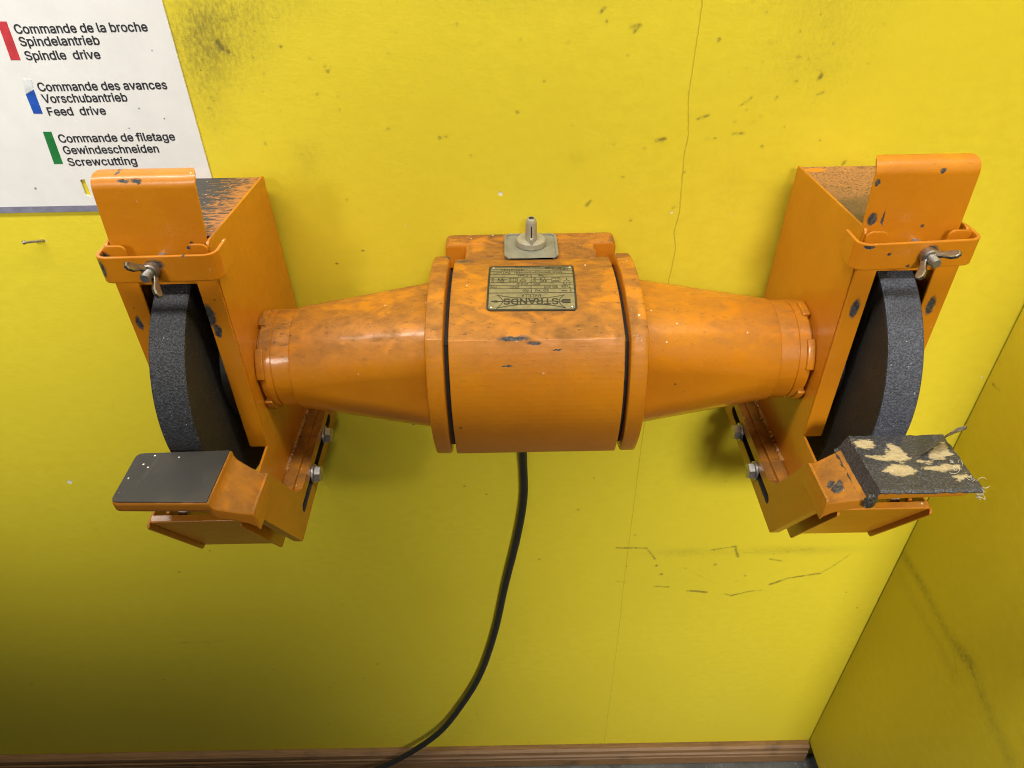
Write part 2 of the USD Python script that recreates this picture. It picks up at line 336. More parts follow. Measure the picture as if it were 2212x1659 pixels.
for k, a in (('dark', dark), ('grime', grime), ('chip', chip), ('crack', np.clip(crack, -30, 30))): primvar(wall, k, a)

# side wall on the right
XC = 0.4358
P, V, F = sheet(np.r_[np.linspace(-.46, -.3, 5)[:-1], np.arange(-.3, -.0015, .003), -.0015], np.r_[np.arange(-.709, .1, .003), np.linspace(.1, 1.1, 12)], 'x', XC)
P = P * 1000
sd = np.full(len(P), 30.0)
for pts, w in [([(-8, -1), (-21, 0)], .9), ([(-36, -252), (-38, -255)], .8), ([(-147, -249), (-167, -256), (-182, -259)], .5), ([(-120, -258), (-142, -278)], -.3)]: sd = np.minimum(sd, seg_dist(P, pts) - w)
gr = .42 * np.exp(-(seg_dist(P, [(-4, -256), (-38, -254), (-78, -256), (-105, -256), (-128, -253), (-147, -248)]) / 7) ** 2) + .28 * np.exp(-(seg_dist(P, [(-128, -253), (-147, -248), (-185, -259), (-230, -268)]) / 9) ** 2) \
    + .16 * np.exp(-(seg_dist(P, [(-19, -282), (-59, -283), (-140, -280)]) / 10) ** 2)
side = top('side_wall', tm(V, F), M_side, 'darker yellow side wall with a long grey rub mark, at right', 'wall', smooth=False, kind='structure')
primvar(side, 'dark', sd); primvar(side, 'grime', gr)
M_dark = plain('dark_gap', (0.02, 0.018, 0.015), 0.8)
obj_edge = top('side_wall_edge', box(XC + .0006, XC + .05, -.459, -.0013, -.7085, 1.1, 0.0002, 0), M_dark, 'dark edge of the panel at the corner of the two yellow walls', 'panel edge', smooth=False, kind='structure')

g = G(); p = g.pos(); n = g.noise(p, 18.0, 7.0, 0.65); n2 = g.noise(p, 160.0, 4.0)
c = g.mix(g.step(n, .3, .7), (0.075, 0.078, 0.076), (0.15, 0.15, 0.14)); c = g.mix(g.step(n2, .55, .75), c, (0.22, 0.21, 0.19))
M_floor = g.make('floor_concrete', base_color=c, roughness=0.7, normal=g.node('bump', height=n2, distance=.001, strength=.4))
P, V, F = sheet(np.linspace(-3, 3, 13), np.linspace(-4, 0.6, 11), 'z', -.755)
top('floor', tm(V, F), M_floor, 'grey concrete floor below the baseboard', 'floor', smooth=False, kind='structure')

g = G(); p = g.pos()
gr_ = g.noise(g.sv(p, (2.0, 30.0, 60.0)), 8.0, 6.0, .6, 1.2)
c = g.mix(g.step(gr_, .3, .7), (0.19, 0.098, 0.038), (0.28, 0.150, 0.058))
c = g.mix(g.step(g.noise(p, 22.0, 5.0), .55, .8), c, (0.09, 0.05, 0.022))
M_wood = g.make('brown_wood', base_color=c, roughness=0.55, normal=g.node('bump', height=gr_, distance=.0006, strength=.4))
prof = [(-.0004, -.752), (-.0125, -.752), (-.0125, -.733), (-.0105, -.7315), (-.0125, -.7295), (-.0125, -.724), (-.0095, -.7215), (-.0115, -.7185), (-.0110, -.7115), (-.0075, -.7085), (-.0004, -.7085)]
top('baseboard', prism(np.array(prof), -1.5, .4340, 'x', .0004), M_wood, 'brown wooden baseboard with a grooved top along the foot of the wall', 'baseboard')

# ================================================================== SIGN
M_sign = plain('sign_white', (0.72, 0.715, 0.70), 0.42, .03, 40.0, .1)
M_ink = plain('sign_ink', (0.028, 0.028, 0.034), .5)
M_grey = plain('sign_grey', (0.20, 0.20, 0.27), .45)
M_red = plain('sign_red', (0.48, 0.035, 0.045), .45); M_blue = plain('sign_blue', (0.012, 0.075, 0.40), .45); M_green = plain('sign_green', (0.012, 0.16, 0.035), .45)
M_worn = plain('sign_worn', (0.62, 0.64, 0.65), .5); M_yel = plain('sign_hole', YEL, .5)
SG = thing('sign', 'white machine sign with red, blue and green bars and trilingual wording', 'sign', (-.35, 0, .30))
face = Polygon([(-.60, .184), (-.2457, .184), (-.2457, .62), (-.60, .62)]).difference(Polygon([(-.3475, .1975), (-.3432, .196), (-.3435, .2100), (-.3472, .2096)]))
obj('board', slab(face, -.0016, -.0003, 'y'), M_sign, SG, smooth=False)
yl = lambda poly, y, t=.0002: slab(Polygon(poly), y - t, y, 'y')
obj('stripe', yl([(-.60, .1838), (-.2456, .1838), (-.2456, .1889), (-.60, .1889)], -.0016), M_grey, SG, False)
def bar(z0, z1, m_, cut=None):
    pl = [(-.3617, z0), (-.3550, z0), (-.3540, z1), (-.3602, z1)]
    if cut: pl = cut
    obj('colour_bar', yl(pl, -.0016), m_, SG, False)
bar(.2961, .3204, M_red); bar(0, 0, M_blue, [(-.3614, .2597), (-.3549, .2596), (-.3543, .2762), (-.3613, .2732)]); bar(.2225, .2466, M_green)
obj('worn_bar', yl([(-.3612, .2735), (-.3545, .2765), (-.3530, .2832), (-.3590, .2836)], -.0016), M_worn, SG, False)
def text(s, x0, x1, zb, cap):
    t = meshkit.text_mesh(s, cap, .0002, True); v = np.array(t.vertices)
    w0, w1 = v[:, 0].min(), v[:, 0].max(); k = (x1 - x0) / (w1 - w0)
    o = np.stack([x0 + (v[:, 0] - w0) * k, -.0016 - v[:, 2], zb + v[:, 1]], 1)
    return tm(o, np.array(t.faces))
for s, x1, zb, cap in [('Commande de la broche', -.2605, .3128, .0056), ('Spindelantrieb', -.2960, .3050, .0056), ('Spindle  drive', -.2988, .2960, .0056),
                       ('Commande des avances', -.2590, .2752, .0057), ('Vorschubantrieb', -.2900, .2672, .0057), ('Feed  drive', -.3088, .2582, .0057),
                       ('Commande de filetage', -.2644, .2386, .0058), ('Gewindeschneiden', -.2793, .2299, .0058), ('Screwcutting', -.2988, .2209, .0058)]:
    obj('lettering', text(s, -.3508, x1, zb, cap), M_ink, SG, False)
sm = rng.uniform(0, 1, (7, 3))
for a, b, r_ in [(-.3125, .1945, .0008), (-.284, .2620, .0006), (-.268, .2545, .0006), (-.296, .2480, .0005), (-.262, .3005, .0005), (-.384, .2035, .0009)]:
    obj('stain', yl(circ(r_, 7, (a, b)) * [1, 1], -.0016, .0001), M_grey, SG, False)

# ================================================================== NAIL
M_steel = metal('steel', (0.42, 0.40, 0.38), .38)
NL = thing('nail', 'small bent steel nail sticking out of the wall below the sign', 'nail', (-.397, 0, .159))
obj('shank', tube([(-.397, .002, .1590), (-.3975, -.002, .1597), (-.3990, -.0040, .1603), (-.4055, -.0105, .1625)], .0010, 8), M_steel, NL)
obj('head', rod((-.4050, -.0100, .1624), (-.4066, -.0117, .1629), .0016, 12), M_steel, NL)

# ================================================================== GRINDER
GR = thing('grinder', 'orange double ended bench grinder mounted on the yellow wall', 'grinder', (0, 0, .10))
AY, AZ = -.084, .0965      # spindle axis
chipsA = [((-.015, -.147, .149), (.012, .01, .0012)), ((-.002, -.15, .1465), (.006, .01, .0016)), ((.022, -.075, .159), (.005, .01, .006)), ((-.052, -.045, .161), (.014, .008, .004)),
          ((.012, -.113, .152), (.0035, .003, .004)), ((-.02, -.147, .132), (.004, .01, .0006)), ((.014, -.147, .142), (.003, .01, .0006))]
M_or_motor = orange('orange_motor', 1.0, chipsA, .75, .30)
M_or_cone = orange('orange_cone', .60, (), .45, .24)
M_or_cone_l = orange('orange_cone_dusty', .95, (), .7, .28)
M_or = orange('orange_paint', .5, (), .3, .30)
M_or_base = orange('orange_base', 1.15, (), .8, .45)

def bulged(corners, bul, nseg=8, rad=0.0025):
    """closed outline with outward-bulging sides and rounded corners"""
    C = np.array(corners, float); ctr = C.mean(0); pts = []
    for i in range(len(C)):
        a, b = C[i], C[(i + 1) % len(C)]; d = b - a; n_ = np.array([-d[1], d[0]]); n_ /= np.linalg.norm(n_)
        if n_ @ ((a + b) / 2 - ctr) < 0: n_ = -n_
        for k in range(nseg):
            t = k / nseg; pts.append(a + d * t + n_ * bul[i] * 4 * t * (1 - t))
    pts = np.array(pts); r = [0.0] * len(pts)
    sh = Polygon(pts).buffer(-rad).buffer(rad, quad_segs=4)
    return np.array(sh.exterior.coords)[:-1]
cA, cB, cC, cD = (-.0410, .1562), (-.1425, .1485), (-.1440, .0480), (-.0410, .034)
bodyp = bulged([cA, cB, cC, cD], [.0085, .0125, .006, .003], 24, .0012)
obj('motor_body', prism(bodyp, -.0592, .0592, 'x', .0009), M_or_motor, GR, 28)
corep = inset(bulged([cA, cB, cC, cD], [.0085, .0125, .006, .003], 10, .003), .007)
obj('motor_core', prism(corep, -.0635, .0635, 'x', .0005), M_dark, GR)
flp = bulged([(-.0410, .1592), (-.1434, .1505), (-.1415, .0460), (-.0410, .032)], [.0105, .0148, .006, .003], 24, .0022)
for s in (-1, 1): obj('end_flange', prism(flp, s * .0624, s * .0750, 'x', .0022), M_or_motor, GR, 40)
# tapered end bells: rounded square to circle, then the bearing collar
def rsq(h, r, n=16):
    pts = []
    for q, (sx, sy) in enumerate(((1, 1), (-1, 1), (-1, -1), (1, -1))):
        for k in range(n):
            a = math.pi / 2 * (q + k / (n - 1)); pts.append((sx * (h - r) + r * math.cos(a), sy * (h - r) + r * math.sin(a)))
    return np.array(pts)
for s in (-1, 1):
    big, sml = rsq(.0500, .034), rsq(.0392, .03919); rings = []
    for t in np.linspace(0, 1, 13):
        q = big * (1 - t) + sml * t + np.array([AY - .002 * (1 - t), AZ + .002 * (1 - t)]); rings.append(lay(q, s * (.0735 + t * .1035), 0))
    cen = np.array([AY, AZ]); ring = lambda r, x: lay(rsq(r, r * .9999) + cen, s * x, 0)
    for r, x in [(.0392, .1772), (.0388, .1780), (.0379, .1783), (.0377, .1906), (.0369, .1909), (.0369, .1916), (.0378, .1919), (.0378, .1998), (.0371, .2004), (.0345, .2005), (.0345, .2022)]: rings.append(ring(r, x))
    obj('end_bell', loft(rings), M_or_cone_l if s < 0 else M_or_cone, GR, 30)
    for a, hw in ((1.62, .24), (2.66, .30), (3.72, .20)):      # lugs that carry the guard
        ar = np.linspace(a - hw, a + hw, 9); o_ = np.stack([np.cos(ar), np.sin(ar)], 1)
        q = fillet(np.vstack([cen + o_ * .0398, cen + o_[::-1] * .035]), [.0012] + [0] * 7 + [.0012, .0005] + [0] * 7 + [.0005], 3)
        obj('lug', prism(q, s * .1965, s * .2022, 'x', .0010), M_or_cone_l if s < 0 else M_or_cone, GR, 40)

# base with its two bolt pockets, and the switch on its upper side
def base_mesh():
    top_ = .1575
    fl = box(-.0685, .0680, -.0185, -.0006, .040, top_ + .0003, .0045, .0018, 'y')
    mid = box(-.0520, .0510, -.0620, -.0160, .046, top_ - .0004, .0030, .0020, 'y')
    return cat(fl, mid)
obj('base', base_mesh(), M_or_base, GR, 40)
M_plate = plain('switch_plate_grey', (0.20, 0.19, 0.145), .5, .15, 90.0)
M_beige = plain('beige_plastic', (0.33, 0.295, 0.215), .38, .08, 200.0)
M_black = plain('black_plastic', (0.02, 0.02, 0.02), .5)
z = .1577
sp = obj('switch_plate', prism(fillet([(-.0205, -.0075), (.0200, -.0085), (.0200, -.0475), (-.0205, -.0475)], .004), z, z + .0022, 'z', .0008), M_plate, GR)
obj('plate_rim', slab(Polygon(fillet([(-.0210, -.0070), (.0205, -.0080), (.0205, -.048), (-.0210, -.048)], .0045)).difference(Polygon(fillet([(-.0192, -.0090), (.0186, -.0098), (.0186, -.050), (-.0192, -.050)], .0035))), z + .0021, z + .0030, 'z'), M_plate, sp)
kc = (0.0, -.0262)
kn = obj('switch_knob', loft([lay(circ(r, 40, kc), zz, 2) for r, zz in [(.0108, z + .0022), (.0114, z + .003), (.0114, z + .0070), (.0106, z + .0080), (.0098, z + .0081)]]), M_beige, GR, 30)
el = lambda rx, ry, zz, dy=0: lay(np.stack([kc[0] + rx * np.cos(np.arange(28) * math.tau / 28), kc[1] + dy + ry * np.sin(np.arange(28) * math.tau / 28)], 1), zz, 2)
grip = loft([el(.0043, .0095, z + .006), el(.0046, .0085, z + .010), el(.0046, .0068, z + .016, -.001), el(.0043, .0056, z + .0215, -.0022), el(.0036, .0047, z + .0250, -.0028), el(.0022, .0030, z + .0262, -.003), el(.0016, .0022, z + .0255, -.003)])
rib = box(-.0010, .0010, -.0375, -.030, z + .003, z + .012, .0006, .0004)
obj('grip', cat(grip, rib), M_beige, kn, 40)
obj('pointer_line', box(-.0004, .0004, -.0345, -.0325, z + .010, z + .0210, .0001, .0001), M_black, kn, False)
obj('cap_hole', lay_m := loft([lay(circ(.0019, 16, (kc[0], kc[1] - .003)), z + .0263, 2), lay(circ(.0017, 16, (kc[0], kc[1] - .003)), z + .0266, 2)]), M_black, kn, False)

# nameplate, following the curved upper face
def up_z(y):       # height of the motor's upper face
    a, b = np.array(cA), np.array(cB); t = (np.asarray(y) - a[0]) / (b[0] - a[0])
    return a[1] + (b[1] - a[1]) * t + .0085 * 4 * t * (1 - t)
g = G(); p = g.pos(); n = g.noise(p, 160.0, 6.0, .65); n2 = g.noise(p, 700.0, 3.0)
c = g.mix(g.step(n, .35, .7), (0.26, 0.225, 0.120), (0.19, 0.165, 0.090)); c = g.mix(g.m('multiply', g.step(n2, .58, .72), .5), c, (0.12, 0.10, 0.06))
M_brass = g.make('nameplate_brass', base_color=c, roughness=.42, metallic=.25)
M_print = plain('nameplate_ink', (0.022, 0.02, 0.014), .5)
NC = (-.0022, 0)    # the plate is set a little askew
def on_plate(mesh, lift):
    v = np.array(mesh.vertices); o = np.empty_like(v)       # (u to the reader's right, v down from the reader's top edge at the crease), both in mm
    sk = .018
    o[:, 0] = .0283 - v[:, 0] * .00102 + v[:, 1] * .0000294; o[:, 1] = -.1190 + v[:, 1] * .00109 + (v[:, 0] - 31) / 1000 * sk
    o[:, 2] = up_z(o[:, 1]) + lift / 1000 + v[:, 2] / 1000
    return tm(o, np.array(mesh.faces))
def flat(shp, th, step=6.0):
    sh = shapely.segmentize(shp, step); return trimesh.creation.extrude_polygon(sh, th, engine='earcut')
def grid_plate(w, h, r, th):
    parts = [flat(shapely.intersection(Polygon(fillet([(0, 0), (w, 0), (w, h), (0, h)], r)), shapely.box(0, a, w, a + h / 8)), th) for a in np.arange(8) * h / 8]
    return cat(*parts)
PW, PH = 60.5, 51.0
npl = obj('nameplate', on_plate(grid_plate(PW, PH, 2.6, .5), 0.15), M_brass, GR, False)
frame = Polygon(fillet([(0, 0), (PW, 0), (PW, PH), (0, PH)], 2.6)).buffer(.35).difference(Polygon(fillet([(1.0, 1.0), (PW - 1.0, 1.0), (PW - 1.0, PH - 1.0), (1.0, PH - 1.0)], 1.6)))
frame_m = cat(*[flat(q, .35, 4) for a in np.arange(-1, 53, 6.75) for q in [shapely.intersection(frame, shapely.box(-2, a, 65, a + 6.75))] if q.geom_type == 'Polygon' and q.area > .01] +
              [flat(qq, .35, 4) for a in np.arange(-1, 53, 6.75) for q in [shapely.intersection(frame, shapely.box(-2, a, 65, a + 6.75))] if q.geom_type == 'MultiPolygon' for qq in q.geoms])
obj('plate_border', on_plate(frame_m, .45), M_print, npl, False)
rows = [15.8, 20.4, 24.0, 27.3, 33.9, 38.0, 43.0, 46.1, 48.6]
ln = [shapely.box(1, y, PW - 1, y + (.45 if y in (15.8, 38.0) else .3)) for y in rows] + [shapely.box(30.2, 15.8, 30.8, 38.0), shapely.box(16.0, 30.5, 29.6, 30.8), shapely.box(47.0, 30.8, PW - 1.2, 31.1)]
obj('rule', on_plate(cat(*[flat(shapely.box(x, b[1], min(x + 8, b[2]), b[3]), .1) for q in ln for b in [q.bounds] for x in np.arange(b[0], b[2], 8)]), .7), M_print, npl, False)
def ptext(s, u0, u1, vb, cap, bold=False):
    t = meshkit.text_mesh(s, cap, .1, bold); v = np.array(t.vertices); w0, w1 = v[:, 0].min(), v[:, 0].max()
    o = np.stack([u0 + (v[:, 0] - w0) * (u1 - u0) / (w1 - w0), vb - v[:, 1], v[:, 2]], 1); return trimesh.Trimesh(o, np.array(t.faces), process=False)
T = [('3', 2.5, 4.0, 19.6, 2.6), ('~', 5.5, 9.5, 19.3, 3.4), ('50  Hz', 18.5, 28.0, 19.6, 2.6), ('No', 32.5, 36.5, 19.6, 2.6), ('Type', 3.0, 9.5, 23.3, 2.4), ('SM 200', 12.0, 21.5, 23.3, 2.5), ('2800', 39.0, 45.5, 23.3, 2.4), ('r/m', 54.5, 59.0, 23.3, 2.2),
     ('0,75', 3.0, 8.5, 26.7, 2.3), ('kW', 24.5, 29.0, 26.7, 2.4), ('cos φ', 32.5, 40.5, 26.6, 2.0), ('380', 19.5, 24.5, 30.2, 2.3), ('V', 27.0, 29.0, 30.2, 2.3), ('220', 49.5, 54.0, 30.3, 2.3), ('V', 56.5, 58.5, 30.3, 2.3),
     ('1.9', 20.5, 24.5, 33.5, 2.2), ('A', 27.0, 29.0, 33.5, 2.2), ('3.3', 50.0, 54.0, 33.5, 2.2), ('A', 56.5, 58.5, 33.5, 2.2), ('kg', 21.8, 25.2, 37.0, 2.0), ('Class', 32.5, 40.0, 37.2, 2.3),
     ('MAX GRINDINGWHEEL  DxTxH', 8.5, 55.0, 41.8, 2.1), ('Ceramic', 4.0, 15.0, 45.5, 1.8), ('200x25x20', 36.5, 52.0, 45.5, 1.8), ('Phenolplast', 5.5, 20.5, 48.2, 1.7), ('MADE IN SWEDEN', 24.0, 42.0, 50.2, 1.4), ('MALILLA', 23.8, 37.2, 14.6, 2.6)]
obj('lettering', on_plate(cat(*[ptext(*a) for a in T]), .7), M_print, npl, False)
st = [ptext('STRANDS', 12.0, 49.5, 10.3, 5.2, True)]
tr = lambda pts, w=.22: [flat(LineString(pts).buffer(w), .1)]
curve = lambda pts: spline(np.array(pts, float), 18)
st += tr(curve([(7.5, 1.8), (20, 4.6), (30, 5.1), (41, 4.5), (54.0, 1.6)])) + tr(curve([(7.5, 13.9), (20, 11.2), (30, 10.8), (41, 11.3), (54.0, 13.9)]))
st += tr(curve([(7.5, 1.8), (10.6, 5.0), (11.6, 7.8), (10.6, 10.8), (7.5, 13.9)])) + tr(curve([(54.0, 1.6), (51.0, 5.0), (50.0, 7.8), (51.0, 10.8), (54.0, 13.9)])) + tr([(4, 7.8), (57.5, 7.8)], .3)
st += [flat(Polygon([(58.3, 7.8), (53.6, 9.0), (53.8, 7.8), (53.6, 6.6)]), .1)] + [flat(Polygon([(3.6, 7.8 + k), (9.0, 7.8 + k), (10.0, 7.8 + k * .4), (9.6, 7.8 + k * .3), (8.5, 7.8 + k * .6), (4.4, 7.8 + k * .6)]), .1) for k in (-1.8, -1.1, 1.1, 1.8)]
obj('emblem', on_plate(cat(*st), .7), M_print, npl, False)
sy = tr([(5.6, 30.3), (5.6, 32.6)]) + tr([(5.6, 30.3), (3.6, 28.8)]) + tr([(5.6, 30.3), (7.6, 28.8)]) + tr([(34, 29.0), (38.5, 29.0), (36.2, 32.4), (34, 29.0)], .2)
for x0 in (10.2, 40.0):
    sy += tr([(x0, 28.4), (x0 + 6, 28.4), (x0 + 6, 33.0), (x0, 33.0), (x0, 28.4)], .15)
    for i in range(3):
        for v_ in (29.5, 32.0): sy += [flat(Point(x0 + 1.2 + i * 1.8, v_).buffer(.4), .1)]
    sy += (tr([(x0 + 1.2, 29.5), (x0 + 4.8, 29.5)], .12) if x0 < 20 else sum([tr([(x0 + 1.2 + i * 1.8, 29.5), (x0 + 1.2 + i * 1.8, 32.0)], .12) for i in range(3)], []))
obj('wiring_symbol', on_plate(cat(*sy), .7), M_print, npl, False)
def dome(u, v):
    s_ = trimesh.creation.icosphere(2, 1.25); s_.apply_scale([1, 1, .75]); s_.apply_translation([u, v, 0]); return on_plate(s_, .55)
for u, v in ((2.9, 3.0), (57.6, 2.6), (2.6, 48.3), (57.6, 48.3)): obj('rivet', dome(u, v), M_steel, npl, True)

# ------------------------------------------------------------------ wheels
def wheel_mat(name, lo, hi, spark):
    g = G(); p = g.pos()
    n = g.noise(p, 800.0, 2.0, .6); st_ = g.noise(g.sv(p, (1.0, 0.35, 0.35)), 480.0, 4.0, .7)
    c = g.mix(g.step(n, .35, .7), lo, hi)
    c = g.mix(g.m('multiply', specks(g, p, 620.0, .26, .05), spark), c, (0.55, 0.55, 0.57))
    c = g.mix(g.m('multiply', g.step(st_, .62, .74), spark * .45), c, (0.30, 0.30, 0.32))
    nx = g.m('absolute', g.node('separate_xyz', None, 'x', vector='%s.normal' % p.split('.')[0]))
    band = g.noise(g.sv(p, (1, 1, 1)), 30.0, 3.0)
    c = g.mix(g.step(nx, .6, .9), c, g.mix(g.step(band, .3, .7), (0.016, 0.014, 0.012), (0.026, 0.022, 0.017)))
    return g.make(name, base_color=c, roughness=.62, normal=g.node('bump', height=g.m('add', n, st_), distance=.0012, strength=.8), specular_ior_level=.5)
M_tread_l = wheel_mat('abrasive_black', (0.015, 0.015, 0.018), (0.050, 0.052, 0.060), .9)
M_tread_r = wheel_mat('abrasive_blue_black', (0.030, 0.033, 0.045), (0.085, 0.093, 0.125), .6)
M_washer = metal('dark_steel', (0.10, 0.095, 0.085), .4)
def arr_wheel(s):
    xi, xo, R = (.2265, .2512, .0945) if s < 0 else (.2232, .2478, .0970)
    prof = [(xi, .012), (xi, R - .003), (xi + .0008, R - .0008), (xi + .002, R), (xo - .002, R), (xo - .0008, R - .0008), (xo, R - .003), (xo, .012)]
    path = obj('grinding_wheel', loft([lay(circ(r, 128, (AY, AZ)), s * x, 0) for x, r in prof]), M_tread_l if s < 0 else M_tread_r, GR, 30)
    for (a, b) in ((xi - .007, xi - .0002), (xo + .0002, xo + .007)):
        obj('flange_washer', revx([(s * a, .006), (s * a, .041), (s * (a + .001), .0435), (s * (b - .001), .0445), (s * b, .044), (s * b, .006)], AY, AZ, 72), M_washer, path)
    obj('spindle', revx([(s * .205, .008), (s * (xo + .022), .008), (s * (xo + .023), .007)], AY, AZ, 24), M_steel, path)
    obj('nut', prism(circ(.0135, 6, (AY, AZ)), s * (xo + .0072), s * (xo + .0165), 'x', .001), M_steel, path, False)
for s in (-1, 1): arr_wheel(s)

# ------------------------------------------------------------------ guards
M_top_l = None
g = G(); p = g.pos()
n = g.noise(g.sv(p, (.40, 1.0, 1.0)), 330.0, 6.0, .75, .6); big = g.noise(p, 30.0, 3.0)
grad = g.node('separate_xyz', None, 'x', vector=p)
f = g.step(g.m('add', n, g.m('multiply', g.m('add', grad, .228), 4.2)), .50, .60)
c = g.mix(f, (0.042, 0.040, 0.040), (0.40, 0.155, 0.035)); c = g.mix(g.m('multiply', specks(g, p, 230.0, .22, .16), .8), c, (0.5, .48, .46))
M_top_l = g.make('worn_top_dark', base_color=c, roughness=.6, normal=g.node('bump', height=n, distance=.0006, strength=.5))
g = G(); p = g.pos()
n = g.noise(p, 560.0, 2.0, .7); big = g.noise(p, 26.0, 4.0); y_ = g.node('separate_xyz', None, 'y', vector=p)
f = g.step(g.m('add', g.m('multiply', big, .5), g.m('multiply', y_, -6.0)), .50, .85)
c = g.mix(f, (0.36, 0.165, 0.055), (0.125, 0.07, 0.026)); c = g.mix(g.step(n, .5, .68), c, (0.055, 0.034, 0.016))
sc = g.noise(g.sv(p, (40.0, 90.0, 1.0)), 1.0, 3.0); c = g.mix(g.m('multiply', g.step(sc, .62, .68), .6), c, (0.55, 0.23, 0.05))
c = g.mix(g.blobs(p, [((.214, -.016, .2125), (.008, .004, .01))]), c, ORANGE)
M_top_r = g.make('worn_top_brown', base_color=c, roughness=.65, normal=g.node('bump', height=n, distance=.0006, strength=.5))
M_inside = plain('guard_inside', (0.045, 0.028, 0.018), .7)
GI, GO, T_ = .2025, .2675, .0020
PB, PF, PL, PC, PD, PE = (-.0100, .2135), (-.1330, .2190), (-.1345, .0515), (-.2105, .0465), (-.1632, -.0325), (-.0050, -.0325)
PBB = (-.0025, .0800)
side_poly = fillet([PB, PF, PL, PC, PD, PE, PBB], [.001, .004, .001, .003, .002, .001, .002], 3)
chL = [((-.267, -.136, .208), (.004, .02, .0065)), ((-.262, -.135, .163), (.0022, .006, .0055)), ((-.2145, -.135, .168), (.0035, .006, .0085)), ((-.212, -.135, .156), (.0025, .006, .0055)),
       ((-.2440, -.125, .2562), (.0036, .02, .0008)), ((-.2365, -.125, .2560), (.0030, .02, .0013)), ((-.2480, -.125, .2596), (.001, .02, .0008)), ((-.214, -.14, .217), (.0011, .02, .0013)), ((-.232, -.150, .211), (.006, .006, .0038))]
chR = [((.2095, -.135, .1640), (.0028, .006, .0072)), ((.2590, -.135, .1655), (.0028, .006, .0072)), ((.2400, -.124, .2535), (.0022, .02, .0016)), ((.2395, -.150, .2115), (.004, .006, .0036)), ((.201, -.147, .2135), (.003, .004, .0012)),
       ((.2140, -.147, .2090), (.0011, .01, .001)), ((.2060, -.131, .224), (.003, .01, .004)), ((.2125, -.131, .2245), (.0008, .01, .0045)), ((.2030, -.127, .247), (.0016, .02, .0018)), ((.2385, -.14, .2195), (.0014, .02, .0012)), ((.228, -.147, .2005), (.0013, .01, .0010))]
M_guard_l = orange('orange_guard_left', .35, chL, .25, .30); M_guard_r = orange('orange_guard_right', .45, chR, .3, .32)
def grid_strip(profile, width_at, cx, nx=13, t=.0016, skew=lambda q: 0.0, ax0=0):
    """curved sheet: profile (N,2) in (y,z); width_at gives half widths"""
    pr = np.asarray(profile, float); d = np.gradient(pr, axis=0); d /= np.linalg.norm(d, axis=1, keepdims=True); nn = np.stack([-d[:, 1], d[:, 0]], 1)
    rings = []
    for i, q in enumerate(pr):
        w = width_at[i]; xl = np.linspace(-w, w, nx); a = [(cx + x, *(q)) for x in xl]; b = [(cx + x, *(q + nn[i] * t)) for x in xl[::-1]]
        rings.append(np.array(a + b))
    return loft(rings)
